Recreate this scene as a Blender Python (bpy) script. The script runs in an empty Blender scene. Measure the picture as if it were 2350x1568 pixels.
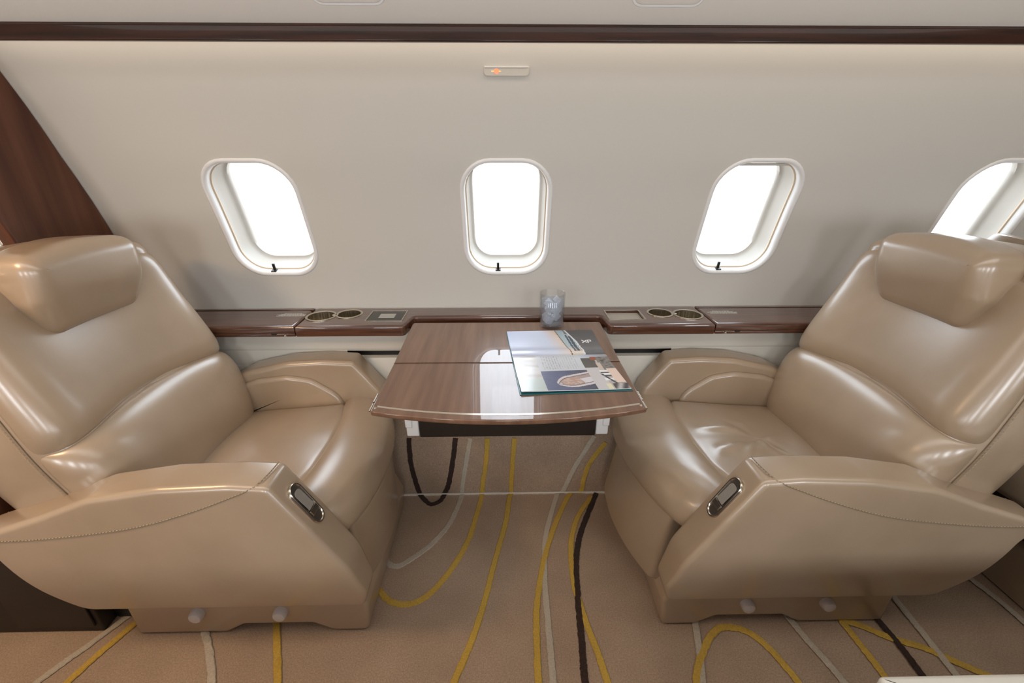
import bpy, bmesh, math, random
from mathutils import Vector, noise
random.seed(7)
sc = bpy.context.scene
C = sc.collection
PI = math.pi

# ------------------------------------------------------------------ camera, world, lights, exposure
cam_d = bpy.data.cameras.new('camera')
cam = bpy.data.objects.new('camera', cam_d); C.objects.link(cam)
cam_d.sensor_width = 36.0; cam_d.lens = 36.0 * 1000.0 / 2350.0; cam_d.clip_start = 0.01
cam.location = (0, 0, 1.26)
cam.rotation_euler = (math.radians(90 - 23.5), 0, math.radians(-1.04))
sc.camera = cam
vs = sc.view_settings
sc.display_settings.display_device = 'sRGB'
vs.view_transform = 'Standard'; vs.look = 'None'; vs.gamma = 1; vs.use_curve_mapping = False
vs.exposure = 0.0

world = bpy.data.worlds.new('sky'); sc.world = world; world.use_nodes = True
bg = world.node_tree.nodes['Background']
# bright overcast sky above, paler apron at and below the horizon
wt = world.node_tree; wc = wt.nodes.new('ShaderNodeTexCoord'); wx_ = wt.nodes.new('ShaderNodeSeparateXYZ'); wr = wt.nodes.new('ShaderNodeValToRGB')
wt.links.new(wc.outputs['Generated'], wx_.inputs[0]); wt.links.new(wx_.outputs['Z'], wr.inputs['Fac']); wt.links.new(wr.outputs['Color'], bg.inputs['Color'])
wr.color_ramp.elements[0].position = 0.0; wr.color_ramp.elements[0].color = (.34, .33, .32, 1)
wr.color_ramp.elements[1].position = 0.22; wr.color_ramp.elements[1].color = (.84, .92, 1.0, 1)
bg.inputs['Strength'].default_value = 6.8

def area(name, loc, rot, sx, sy, power, col, spread=180):
    d = bpy.data.lights.new(name, 'AREA'); d.shape = 'RECTANGLE'; d.size = sx; d.size_y = sy
    d.energy = power; d.color = col; d.spread = math.radians(spread)
    o = bpy.data.objects.new(name, d); C.objects.link(o); o.location = loc; o.rotation_euler = rot
    return o
area('ceiling_wash_light', (0.1, 0.30, 1.80), (0, 0, 0), 3.4, 0.50, 11, (1.0, 0.97, 0.93))
area('valance_cove_light', (0.1, 1.245, 1.535), (math.radians(38), 0, 0), 3.6, 0.03, 1.7, (1.0, 0.82, 0.64))
area('aisle_lamp', (-1.35, 0.40, 1.50), (0, 0, 0), 0.20, 0.20, 7, (1.0, 0.62, 0.30))

for wx in (-1.586, -0.789, 0.008, 0.805, 1.602):          # daylight from the windows of the opposite side
    area('opposite_window_daylight', (wx, -0.855, 1.05), (math.radians(84), 0, 0), 0.27, 0.36, 4.3, (0.93, 0.965, 1.0))

# ------------------------------------------------------------------ helpers
def link(o, parent=None):
    C.objects.link(o)
    if parent: o.parent = parent
    return o
def mesh_obj(name, verts, faces, mat=None, parent=None, smooth=True, angle=38, mats=None, mi=None, recalc=True):
    me = bpy.data.meshes.new(name)
    me.from_pydata([tuple(v) for v in verts], [], faces)
    bm = bmesh.new(); bm.from_mesh(me)
    if recalc: bmesh.ops.recalc_face_normals(bm, faces=bm.faces)
    bm.to_mesh(me); bm.free()
    for m in (mats or ([mat] if mat else [])): me.materials.append(m)
    if mi:
        for p, i in zip(me.polygons, mi): p.material_index = i
    if smooth:
        me.shade_smooth()
        if angle: me.set_sharp_from_angle(angle=math.radians(angle))
    return link(bpy.data.objects.new(name, me), parent)
class MB:
    def __init__(s): s.v = []; s.f = []; s.mi = []; s.m = 0
    def add(s, v, f):
        o = len(s.v); s.v += [tuple(p) for p in v]; s.f += [tuple(i + o for i in q) for q in f]; s.mi += [s.m] * len(f)
        return s
    def obj(s, name, mat=None, parent=None, **k):
        return mesh_obj(name, s.v, s.f, mat, parent, mi=s.mi if 'mats' in k else None, **k)
def thing(name, label, cat, loc=(0, 0, 0), rotz=0, group=None, scale=(1, 1, 1)):
    o = bpy.data.objects.new(name, None); C.objects.link(o); o.empty_display_size = 0.05
    o.location = loc; o.rotation_euler = (0, 0, rotz); o.scale = scale
    o['label'] = label; o['category'] = cat
    if group: o['group'] = group
    return o
def tag(o, label, cat, group=None):
    o['label'] = label; o['category'] = cat
    if group: o['group'] = group
    return o
def struct(o): o['kind'] = 'structure'; return o

def rpoly(pts, n=6):
    """polygon with rounded corners; pts are (a, b, radius)"""
    out = []; N = len(pts)
    for i in range(N):
        p = Vector(pts[i][:2]); r = pts[i][2] if len(pts[i]) > 2 else 0
        a = Vector(pts[i - 1][:2]); b = Vector(pts[(i + 1) % N][:2])
        if r <= 0: out.append((p.x, p.y)); continue
        da = (a - p).normalized(); db = (b - p).normalized()
        ang = da.angle(db); d = min(r / math.tan(ang / 2), (a - p).length * .49, (b - p).length * .49); 
        p0 = p + da * d; p1 = p + db * d
        for k in range(n + 1):
            t = k / n
            q = p0 * (1 - t) ** 2 + p * 2 * t * (1 - t) + p1 * t * t
            out.append((q.x, q.y))
    return out
def densify(poly, step):
    out = []; N = len(poly)
    for i in range(N):
        a = Vector(poly[i]); b = Vector(poly[(i + 1) % N]); L = (b - a).length
        k = max(1, int(round(L / step)))
        for j in range(k):
            q = a.lerp(b, j / k); out.append((q.x, q.y))
    return out
def area2(p): return sum(p[i - 1][0] * p[i][1] - p[i][0] * p[i - 1][1] for i in range(len(p))) / 2
def inset(poly, d):
    N = len(poly); out = []
    for i in range(N):
        p = Vector(poly[i]); a = Vector(poly[i - 1]); b = Vector(poly[(i + 1) % N])
        e1 = p - a; e2 = b - p
        if e1.length < 1e-9: e1 = e2
        if e2.length < 1e-9: e2 = e1
        n1 = Vector((-e1.y, e1.x)).normalized(); n2 = Vector((-e2.y, e2.x)).normalized()
        m = (n1 + n2)
        if m.length < 1e-6: m = n1
        m.normalize(); k = 1 / max(.5, m.dot(n1))
        q = p + m * d * k; out.append((q.x, q.y))
    return out
def prism(mb, outline, fm, w0, w1, r, seg=5, b0=0.0, b1=0.0, step=None, r1=None):
    """rounded extrusion of a 2D outline between depths w0 and w1, mapped by fm(a, b, w)"""
    if area2(outline) < 0: outline = outline[::-1]
    if step: outline = densify(outline, step)
    N = len(outline); r1 = r if r1 is None else r1
    cx = sum(p[0] for p in outline) / N; cy = sum(p[1] for p in outline) / N
    sg = 1 if w1 > w0 else -1
    rings = []
    def cap(base, w, b):
        L = []
        for s_ in (.04, .15, .3, .45, .6, .75, .86, .94):
            L.append(([(cx + (x - cx) * s_, cy + (y - cy) * s_) for x, y in base], w + b * (1 - s_ ** 2.2) ** 1.6))
        return L
    base0 = inset(outline, r); base1 = inset(outline, r1)
    rings += cap(base0, w0, -b0 * sg)
    for k in range(seg + 1):
        t = PI / 2 * k / seg
        rings.append((inset(outline, r * (1 - math.sin(t))), w0 + sg * r * (1 - math.cos(t))))
    for k in range(seg + 1):
        t = PI / 2 * (1 - k / seg)
        rings.append((inset(outline, r1 * (1 - math.sin(t))), w1 - sg * r1 * (1 - math.cos(t))))
    rings += cap(base1, w1, b1 * sg)[::-1]
    V = []; F = []
    for ring, w in rings: V += [fm(a, b, w) for a, b in ring]
    for k in range(len(rings) - 1):
        for i in range(N):
            j = (i + 1) % N
            F.append((k * N + i, k * N + j, (k + 1) * N + j, (k + 1) * N + i))
    F.append(tuple(range(N - 1, -1, -1))); e = (len(rings) - 1) * N; F.append(tuple(range(e, e + N)))
    mb.add(V, F); return mb
def box(mb, x0, x1, y0, y1, z0, z1, r=0.0):
    if r <= 0:
        v = [(x, y, z) for x in (x0, x1) for y in (y0, y1) for z in (z0, z1)]
        mb.add(v, [(0, 1, 3, 2), (4, 6, 7, 5), (0, 4, 5, 1), (2, 3, 7, 6), (0, 2, 6, 4), (1, 5, 7, 3)])
    else:
        prism(mb, rpoly([(x0, y0, r), (x1, y0, r), (x1, y1, r), (x0, y1, r)], 4), lambda a, b, w: (a, b, w), z0, z1, r, 3)
    return mb
def grid(mb, f, us, vs_, cu=False, cv=False):
    nu, nv = len(us), len(vs_)
    V = [f(u, v) for u in us for v in vs_]
    F = []
    for i in range(nu if cu else nu - 1):
        for j in range(nv if cv else nv - 1):
            i2 = (i + 1) % nu; j2 = (j + 1) % nv
            F.append((i * nv + j, i2 * nv + j, i2 * nv + j2, i * nv + j2))
    return mb.add(V, F)
def tube(mb, pts, r, n=8, closed=False, cap=True):
    P = [Vector(p) for p in pts]; N = len(P); V = []; F = []
    prev = None
    for i in range(N):
        if closed: t = P[(i + 1) % N] - P[i - 1]
        else: t = P[min(i + 1, N - 1)] - P[max(i - 1, 0)]
        t.normalize()
        if prev is None:
            a = Vector((0, 0, 1)) if abs(t.z) < .9 else Vector((1, 0, 0))
            u = t.cross(a).normalized()
        else: u = (prev - t * prev.dot(t)).normalized()
        prev = u; w = t.cross(u)
        rr = r(i / (N - 1)) if callable(r) else r
        for k in range(n):
            an = 2 * PI * k / n; V.append(P[i] + (u * math.cos(an) + w * math.sin(an)) * rr)
    for i in range(N if closed else N - 1):
        i2 = (i + 1) % N
        for k in range(n):
            k2 = (k + 1) % n; F.append((i * n + k, i * n + k2, i2 * n + k2, i2 * n + k))
    if not closed and cap: F.append(tuple(range(n - 1, -1, -1))); F.append(tuple(range((N - 1) * n, N * n)))
    return mb.add(V, F)
def lathe(mb, prof, axis_pt, fm=None, n=32, closed=False):
    """prof: (r, h); fm(x, y, h) -> xyz"""
    fm = fm or (lambda x, y, h: (axis_pt[0] + x, axis_pt[1] + y, axis_pt[2] + h))
    V = []; F = []; M = len(prof)
    for r, h in prof:
        for k in range(n):
            a = 2 * PI * k / n; V.append(fm(r * math.cos(a), r * math.sin(a), h))
    for i in range(M if closed else M - 1):
        i2 = (i + 1) % M
        for k in range(n):
            k2 = (k + 1) % n; F.append((i * n + k, i * n + k2, i2 * n + k2, i2 * n + k))
    if not closed:
        F.append(tuple(range(n))); F.append(tuple(range((M - 1) * n, M * n)))
    return mb.add(V, F)
def interp(x, tab):
    if x <= tab[0][0]: return tab[0][1]
    for i in range(len(tab) - 1):
        (x0, y0), (x1, y1) = tab[i], tab[i + 1]
        if x <= x1:
            t = (x - x0) / (x1 - x0)
            m0 = (y1 - tab[i - 1][1]) / (x1 - tab[i - 1][0]) if i > 0 else (y1 - y0) / (x1 - x0)
            m1 = (tab[i + 2][1] - y0) / (tab[i + 2][0] - x0) if i + 2 < len(tab) else (y1 - y0) / (x1 - x0)
            h = x1 - x0; t2 = t * t; t3 = t2 * t
            return (2 * t3 - 3 * t2 + 1) * y0 + (t3 - 2 * t2 + t) * h * m0 + (-2 * t3 + 3 * t2) * y1 + (t3 - t2) * h * m1
    return tab[-1][1]
def smooth_line(pts, n=10):
    P = [Vector(p) for p in pts]; out = []
    for i in range(len(P) - 1):
        p0 = P[max(i - 1, 0)]; p1 = P[i]; p2 = P[i + 1]; p3 = P[min(i + 2, len(P) - 1)]
        for k in range(n):
            t = k / n
            out.append(.5 * ((2 * p1) + (p2 - p0) * t + (2 * p0 - 5 * p1 + 4 * p2 - p3) * t * t + (3 * p1 - p0 - 3 * p2 + p3) * t ** 3))
    out.append(P[-1]); return out
def lin(a, b, n): return [a + (b - a) * i / (n - 1) for i in range(n)]
def apply_mods(o):
    dg = bpy.context.evaluated_depsgraph_get()
    me = bpy.data.meshes.new_from_object(o.evaluated_get(dg))
    o.modifiers.clear(); o.data = me
def cut(o, cutters):
    for c in cutters:
        for solver in ('EXACT', 'FAST'):
            m = o.modifiers.new('cut', 'BOOLEAN'); m.operation = 'DIFFERENCE'; m.object = c; m.solver = solver
            old = o.data; apply_mods(o)
            if len(o.data.vertices) > 20: break
            o.data = old
        bpy.data.objects.remove(c)

# ------------------------------------------------------------------ materials
def srgb(r, g, b):
    f = lambda c: (c / 255 / 12.92) if c / 255 <= .04045 else ((c / 255 + .055) / 1.055) ** 2.4
    return (f(r), f(g), f(b), 1)
def mat(name, col, rough=.5, metal=0, coat=0, coat_rough=.03, spec=.5, **k):
    m = bpy.data.materials.new(name); m.use_nodes = True
    b = m.node_tree.nodes['Principled BSDF']
    b.inputs['Base Color'].default_value = col; b.inputs['Roughness'].default_value = rough
    b.inputs['Metallic'].default_value = metal; b.inputs['Coat Weight'].default_value = coat
    b.inputs['Coat Roughness'].default_value = coat_rough; b.inputs['Specular IOR Level'].default_value = spec
    return m
def coat_ior(m, v): m.node_tree.nodes['Principled BSDF'].inputs['Coat IOR'].default_value = v; return m
def nt(m): return m.node_tree, m.node_tree.nodes['Principled BSDF']
def noise_tex(t, scale, detail=4, vec=None, rough=.5):
    n = t.nodes.new('ShaderNodeTexNoise'); n.inputs['Scale'].default_value = scale; n.inputs['Detail'].default_value = detail
    n.inputs['Roughness'].default_value = rough
    if vec: t.links.new(vec, n.inputs['Vector'])
    return n
def obj_coord(t, sc_=(1, 1, 1)):
    c = t.nodes.new('ShaderNodeTexCoord'); mp = t.nodes.new('ShaderNodeMapping'); mp.inputs['Scale'].default_value = sc_
    t.links.new(c.outputs['Object'], mp.inputs['Vector']); return mp.outputs['Vector']
def add_bump(m, scale, strength, dist=.001, detail=3, sc_=(1, 1, 1)):
    t, b = nt(m); n = noise_tex(t, scale, detail, obj_coord(t, sc_)); bp = t.nodes.new('ShaderNodeBump')
    bp.inputs['Strength'].default_value = strength; bp.inputs['Distance'].default_value = dist
    t.links.new(n.outputs['Fac'], bp.inputs['Height']); t.links.new(bp.outputs['Normal'], b.inputs['Normal']); return m
def vary(m, c0, c1, scale, detail=4, sc_=(1, 1, 1), lo=.35, hi=.65, rough=.5):
    t, b = nt(m); n = noise_tex(t, scale, detail, obj_coord(t, sc_), rough); r = t.nodes.new('ShaderNodeValToRGB')
    r.color_ramp.elements[0].position = lo; r.color_ramp.elements[0].color = c0
    r.color_ramp.elements[1].position = hi; r.color_ramp.elements[1].color = c1
    t.links.new(n.outputs['Fac'], r.inputs['Fac']); t.links.new(r.outputs['Color'], b.inputs['Base Color']); return m
M = {}
M['wall'] = add_bump(mat('wall_cream', (.62, .60, .555, 1), .62), 60, .05)
M['ceiling'] = mat('ceiling_cream', (.66, .62, .57, 1), .65)
M['panel'] = mat('panel_cream', (.66, .63, .56, 1), .5)
M['white'] = mat('white_plastic', (.80, .80, .80, 1), .35)
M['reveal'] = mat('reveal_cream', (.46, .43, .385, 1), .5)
M['shade'] = mat('shade_cream', (.62, .60, .55, 1), .6)
M['tan'] = mat('tan_seal', (.62, .52, .40, 1), .5)
M['leather'] = vary(mat('tan_leather', (.372, .272, .182, 1), .40, spec=.6, coat=1, coat_rough=.24), (.348, .254, .169, 1), (.394, .290, .197, 1), 5, 3)
add_bump(M['leather'], 260, .10, .0006, 2)
M['stitch'] = mat('leather_stitch', (.40, .31, .20, 1), .5)
M['crease'] = mat('leather_dark_seam', (.20, .145, .09, 1), .6)
M['dark_leather'] = mat('dark_leather', (.20, .145, .09, 1), .5)
M['wood'] = vary(mat('dark_lacquered_wood', (.07, .026, .014, 1), .28, coat=1, coat_rough=.03), (.055, .017, .008, 1), (.115, .044, .022, 1), 9, 6, (.6, 12, 12))
M['table_wood'] = vary(mat('table_walnut', (.12, .06, .035, 1), .35, coat=1, coat_rough=.012, spec=.2), (.135, .068, .040, 1), (.225, .122, .075, 1), 5, 7, (9, .55, 3), .3, .72)
coat_ior(M['table_wood'], 1.5); coat_ior(M['leather'], 1.65)
M['bulkhead_wood'] = vary(mat('bulkhead_walnut', (.08, .032, .018, 1), .4, coat=.15, coat_rough=.1, spec=.3), (.062, .019, .010, 1), (.150, .058, .030, 1), 4, 6, (6, 6, .5), .3, .75)
M['valance'] = vary(mat('valance_wood', (.05, .016, .008, 1), .3, coat=.2, coat_rough=.05, spec=.3), (.022, .008, .004, 1), (.055, .016, .008, 1), 8, 6, (.5, 10, 10))
M['dark'] = mat('dark_trim', (.02, .014, .011, 1), .5)
M['black'] = mat('black_plastic', (.008, .008, .008, 1), .45)
M['nickel'] = mat('satin_nickel', (.62, .57, .48, 1), .25, metal=1)
M['steel'] = mat('dark_steel', (.50, .46, .40, 1), .3, metal=1)
M['lever'] = mat('lever_grey', (.26, .235, .205, 1), .35)
M['gunmetal'] = mat('gunmetal', (.34, .31, .27, 1), .35, metal=1)
M['knob'] = mat('knob_plastic', (.62, .56, .52, 1), .35)
M['panel_glass'] = mat('control_panel_black', (.025, .027, .022, 1), .2)
M['lcd'] = mat('control_screen', (.42, .42, .40, 1), .2)
M['tray'] = mat('tray_mat', (.50, .48, .43, 1), .35)
M['inlay'] = mat('inlay_metal', (.85, .78, .68, 1), .22, metal=1)
M['page_edge'] = mat('magazine_cover_teal', (.02, .12, .14, 1), .3)
M['brass'] = mat('pale_stud', (.75, .66, .55, 1), .3, metal=1)
def carpet_mat(name, c0, c1):
    m = vary(mat(name, c0, .95, spec=.1), c0, c1, 260, 3, lo=.3, hi=.7)
    t, b = nt(m)
    n2 = noise_tex(t, 5, 3, obj_coord(t)); mx = t.nodes.new('ShaderNodeMix'); mx.data_type = 'RGBA'; mx.blend_type = 'MULTIPLY'
    rp = t.nodes.new('ShaderNodeValToRGB'); rp.color_ramp.elements[0].position = .3; rp.color_ramp.elements[0].color = (.86, .85, .84, 1)
    rp.color_ramp.elements[1].position = .7; rp.color_ramp.elements[1].color = (1.05, 1.05, 1.05, 1)
    t.links.new(n2.outputs['Fac'], rp.inputs['Fac'])
    src = b.inputs['Base Color'].links[0].from_socket; mx.inputs['Factor'].default_value = 1
    t.links.new(src, mx.inputs['A']); t.links.new(rp.outputs['Color'], mx.inputs['B']); t.links.new(mx.outputs['Result'], b.inputs['Base Color'])
    b.inputs['Sheen Weight'].default_value = .15
    add_bump(m, 420, .6, .002, 2); return m
M['carpet'] = carpet_mat('carpet_beige', (.35, .25, .175, 1), (.50, .372, .272, 1))
M['carpet_white'] = carpet_mat('carpet_line_cream', (.46, .395, .31, 1), (.60, .53, .43, 1))
M['carpet_yellow'] = carpet_mat('carpet_line_gold', (.52, .33, .06, 1), (.66, .44, .09, 1))
M['carpet_brown'] = carpet_mat('carpet_line_brown', (.035, .020, .016, 1), (.065, .04, .032, 1))
def glass_mat(name, col=(1, 1, 1, 1), ior=1.45, rough=0):
    m = mat(name, col, rough); t, b = nt(m); b.inputs['Transmission Weight'].default_value = 1; b.inputs['IOR'].default_value = ior; return m


def pane_mat(nm, col, ior, rough, rip=0):
    m = bpy.data.materials.new(nm); m.use_nodes = True; t = m.node_tree; t.nodes.clear()
    o = t.nodes.new('ShaderNodeOutputMaterial'); tr = t.nodes.new('ShaderNodeBsdfTransparent'); gl = t.nodes.new('ShaderNodeBsdfGlossy')
    tr.inputs['Color'].default_value = col; gl.inputs['Roughness'].default_value = rough
    lw = t.nodes.new('ShaderNodeLayerWeight'); lw.inputs['Blend'].default_value = .5; pw = t.nodes.new('ShaderNodeMath'); pw.operation = 'POWER'; pw.inputs[1].default_value = 4
    fr = t.nodes.new('ShaderNodeMath'); fr.operation = 'MULTIPLY_ADD'; fr.inputs[1].default_value = .55; fr.inputs[2].default_value = ior
    t.links.new(lw.outputs['Facing'], pw.inputs[0]); t.links.new(pw.outputs[0], fr.inputs[0]); mx = t.nodes.new('ShaderNodeMixShader')
    t.links.new(fr.outputs[0], mx.inputs[0]); t.links.new(tr.outputs[0], mx.inputs[1]); t.links.new(gl.outputs[0], mx.inputs[2]); t.links.new(mx.outputs[0], o.inputs['Surface'])
    if rip:
        n = noise_tex(t, rip, 3, obj_coord(t)); bp = t.nodes.new('ShaderNodeBump'); bp.inputs['Strength'].default_value = .8; bp.inputs['Distance'].default_value = .01
        t.links.new(n.outputs['Fac'], bp.inputs['Height']); t.links.new(bp.outputs['Normal'], gl.inputs['Normal']); t.links.new(bp.outputs['Normal'], lw.inputs['Normal'])
    return m
M['pane'] = pane_mat('window_acrylic', (.97, .98, .985, 1), .03, .02)
M['glass'] = pane_mat('clear_glass', (.955, .965, .98, 1), .04, .0)
def emit(name, col, s):
    m = mat(name, (.02, .02, .02, 1)); t, b = nt(m); b.inputs['Emission Color'].default_value = col; b.inputs['Emission Strength'].default_value = s; return m
M['water'] = pane_mat('water', (.96, .97, .99, 1), .06, .08, 90)
M['ice'] = pane_mat('ice', (.93, .95, 1, 1), .20, .15, 120)
def milky(m, amount):
    t = m.node_tree; o = [n for n in t.nodes if n.type == 'OUTPUT_MATERIAL'][0]; src = o.inputs['Surface'].links[0].from_socket
    d = t.nodes.new('ShaderNodeBsdfTranslucent'); d.inputs['Color'].default_value = (.93, .96, 1, 1); d2 = t.nodes.new('ShaderNodeBsdfDiffuse'); d2.inputs['Color'].default_value = (.93, .96, 1, 1)
    a = t.nodes.new('ShaderNodeMixShader'); a.inputs[0].default_value = .5; t.links.new(d.outputs[0], a.inputs[1]); t.links.new(d2.outputs[0], a.inputs[2])
    x = t.nodes.new('ShaderNodeMixShader'); x.inputs[0].default_value = amount; t.links.new(src, x.inputs[1]); t.links.new(a.outputs[0], x.inputs[2]); t.links.new(x.outputs[0], o.inputs['Surface'])
milky(M['ice'], .5); milky(M['water'], .16)
M['lit_red'] = emit('lit_sign_red', (1.0, .20, .09, 1), 1.9)
M['lit_amber'] = emit('lit_sign_amber', (1.0, .45, .18, 1), 1.5)

# ------------------------------------------------------------------ cabin shell
YC = 0.285                                  # cabin centreline; the opposite wall mirrors the window wall
PROF = [(.60, 1.552), (.70, 1.553), (.80, 1.545), (.90, 1.525), (1.005, 1.497), (1.147, 1.454), (1.235, 1.42), (1.358, 1.377), (1.455, 1.335), (1.56, 1.285), (1.62, 1.25)]
def wy(z): return interp(z, PROF)
X0, PITCH = 0.008, 0.797
XL, XR = X0 - 2.5 * PITCH, X0 + 3.5 * PITCH
WZ, WH, WW, WR = 1.049, 0.370, 0.276, 0.090       # window centre height, height, width, corner radius
def wall_pt(x, z, d=0.0, side=1):
    """point on the window wall, d metres outward along its normal"""
    e = .002; sl = (wy(z + e) - wy(z - e)) / (2 * e); n = Vector((0, 1, -sl)).normalized()
    y = wy(z) + n.y * d; return (x, y if side > 0 else 2 * YC - y, z + n.z * d)
def rr_loop(w, h, r, k=6, m=8, n=8):
    """rounded rectangle, corner arcs; starts at bottom-left going counter-clockwise"""
    pts = []
    for (sx, sy, a0) in ((1, -1, -90), (1, 1, 0), (-1, 1, 90), (-1, -1, 180)):
        cx, cy = sx * (w / 2 - r), sy * (h / 2 - r)
        for i in range(n + 1):
            a = math.radians(a0 + 90 * i / n); pts.append((cx + r * math.cos(a), cy + r * math.sin(a)))
    return densify(pts, .03)
INNER = rr_loop(WW, WH, WR)
Z0, Z1 = .60, 1.60
def outer_of(p, xc):
    # project a window-outline direction to the rectangle of the cell
    hx = PITCH / 2; a, b = p
    up = Z1 - WZ; dn = WZ - Z0
    t = min(hx / abs(a) if abs(a) > 1e-6 else 1e9, (up / b) if b > 1e-6 else ((dn / -b) if b < -1e-6 else 1e9))
    return (a * t, b * t)
def build_wall(name, side):
    mb = MB()
    hx = PITCH / 2
    loop = INNER; N = len(loop)
    # outer loop: sorted by angle, with exact corners added
    for k in range(-2, 4):
        xc = X0 + k * PITCH
        corners = [(hx, Z1 - WZ), (-hx, Z1 - WZ), (-hx, Z0 - WZ), (hx, Z0 - WZ)]
        outer = [outer_of(p, xc) for p in loop]
        for c in corners:
            i = min(range(N), key=lambda i: (outer[i][0] - c[0]) ** 2 + (outer[i][1] - c[1]) ** 2); outer[i] = c
        rows = []
        for t in (0, .04, .1, .2, .34, .5, .68, .84, 1):
            rows.append([wall_pt(xc + a + (A - a) * t, WZ + b + (B - b) * t, 0, side) for (a, b), (A, B) in zip(loop, outer)])
        V = [p for r in rows for p in r]; F = []
        for r in range(len(rows) - 1):
            for i in range(N):
                j = (i + 1) % N; F.append((r * N + i, r * N + j, (r + 1) * N + j, (r + 1) * N + i))
        mb.add(V, F)
    return struct(mb.obj(name, M['wall'], angle=60))
build_wall('wall_back', 1); build_wall('wall_front', -1)

def build_window(k, side, idx, shade_drop):
    xc = X0 + k * PITCH
    root = bpy.data.objects.new('window_%d' % idx, None); C.objects.link(root); root['kind'] = 'structure'
    root.location = wall_pt(xc, WZ, 0, side); L = Vector(root.location)
    def P(a, b, d): return tuple(Vector(wall_pt(xc + a, WZ + b, d, side)) - L)
    def ringset(defs, name, m):
        mb = MB(); rows = []
        for (off, d) in defs:
            lp = inset(INNER, off); rows.append([P(a, b, d) for a, b in lp])
        N = len(INNER); V = [p for r in rows for p in r]; F = []
        for r in range(len(rows) - 1):
            for i in range(N):
                j = (i + 1) % N; F.append((r * N + i, r * N + j, (r + 1) * N + j, (r + 1) * N + i))
        mb.add(V, F); return mb.obj(name, m, root, angle=50, recalc=False)
    ringset([(-.010, .002), (-.009, -.002), (-.005, -.0045), (0, -.004), (.004, 0), (.006, .008), (.007, .020)], 'window_rim', M['white'])
    ringset([(.007, .018), (.011, .021), (.011, .026)], 'window_seal', M['tan'])
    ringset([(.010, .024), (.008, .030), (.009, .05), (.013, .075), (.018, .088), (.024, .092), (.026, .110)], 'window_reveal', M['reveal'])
    mb = MB(); lp = inset(INNER, .022); N = len(lp)
    V = [P(a, b, .10) for a, b in lp] + [P(a, b, .106) for a, b in lp]
    F = [tuple(range(N)), tuple(range(2 * N - 1, N - 1, -1))] + [(i, (i + 1) % N, N + (i + 1) % N, N + i) for i in range(N)]
    mb.add(V, F); mb.obj('window_pane', M['pane'], root, angle=30)
    # raised pleated shade: its bottom rail shows at the top of the opening
    mb = MB(); top = WH / 2 - .004
    for i in range(3):
        d0 = .030 + .012 * (i % 2); b0 = top - shade_drop * i / 3; b1 = top - shade_drop * (i + 1) / 3
        hw = WW / 2 - .045
        mb.add([P(-hw, b0, d0), P(hw, b0, d0), P(hw, b1, d0 + .004), P(-hw, b1, d0 + .004), P(-hw, b0, d0 + .006), P(hw, b0, d0 + .006), P(hw, b1, d0 + .010), P(-hw, b1, d0 + .010)],
               [(0, 1, 2, 3), (7, 6, 5, 4), (0, 4, 5, 1), (3, 2, 6, 7), (0, 3, 7, 4), (1, 5, 6, 2)])
    mb.obj('window_shade', M['shade'], root, smooth=False)
    mb = MB(); lx = -.030
    def bx(a0, a1, b0, b1, d0, d1):
        mb.add([P(a, b, d) for a in (a0, a1) for b in (b0, b1) for d in (d0, d1)], [(0, 1, 3, 2), (4, 6, 7, 5), (0, 4, 5, 1), (2, 3, 7, 6), (0, 2, 6, 4), (1, 5, 7, 3)])
    bl = -WH / 2
    bx(lx - .004, lx + .004, bl + .006, bl + .030, .012, .017)
    bx(lx - .009, lx + .009, bl + .003, bl + .008, .002, .018)
    mb.obj('window_latch', M['black'], root, smooth=False)
    # daylight enters here
    d = bpy.data.lights.new('window_portal', 'AREA'); d.shape = 'RECTANGLE'; d.size = WW; d.size_y = WH; d.cycles.is_portal = True
    o = bpy.data.objects.new('window_portal', d); C.objects.link(o)
    q = Vector(wall_pt(xc, WZ, .12, side)); o.location = q
    inward = Vector(wall_pt(xc, WZ, 0, side)) - q; o.rotation_euler = inward.to_track_quat('-Z', 'Y').to_euler()
    return root
drops = {-2: .006, -1: .003, 0: .010, 1: .022, 2: .014, 3: .01}
i = 0
for k in range(-2, 4):
    i += 1; build_window(k, 1, i, drops[k])
for k in range(-2, 4):
    i += 1; build_window(k, -1, i, .01)

# ceiling: overhead panel rising from the valance, mirrored about the aisle
CEIL = [(1.215, 1.524), (1.205, 1.530), (1.185, 1.570), (1.150, 1.625), (1.07, 1.70), (.95, 1.76), (.75, 1.81), (.50, 1.84), (.285, 1.845)]
CEILF = CEIL + [(2 * YC - y, z) for y, z in CEIL[::-1][1:]]
mb = MB(); grid(mb, lambda u, v: (u, v[0], v[1]), lin(XL, XR, 9), CEILF); struct(mb.obj('ceiling', M['ceiling'], angle=60))
mb = MB()   # upper cove between valance and wall
grid(mb, lambda u, v: (u, v[0], v[1]), [XL, XR], [(1.262, 1.60), (1.235, 1.60), (1.215, 1.585)]); struct(mb.obj('trim_5', M['ceiling']))
for nm, sgn in (('trim_1', 1), ('trim_2', -1)):
    mb = MB()
    prism(mb, rpoly([(1.200, 1.494, .003), (1.216, 1.494, .003), (1.218, 1.590, .001), (1.206, 1.590, .001), (1.206, 1.5275, .001), (1.200, 1.525, .004)], 3),
          lambda a, b, w: (w, a if sgn > 0 else 2 * YC - a, b), XL, XR, .0005, 1)
    struct(mb.obj(nm, M['valance'], angle=40))
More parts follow.
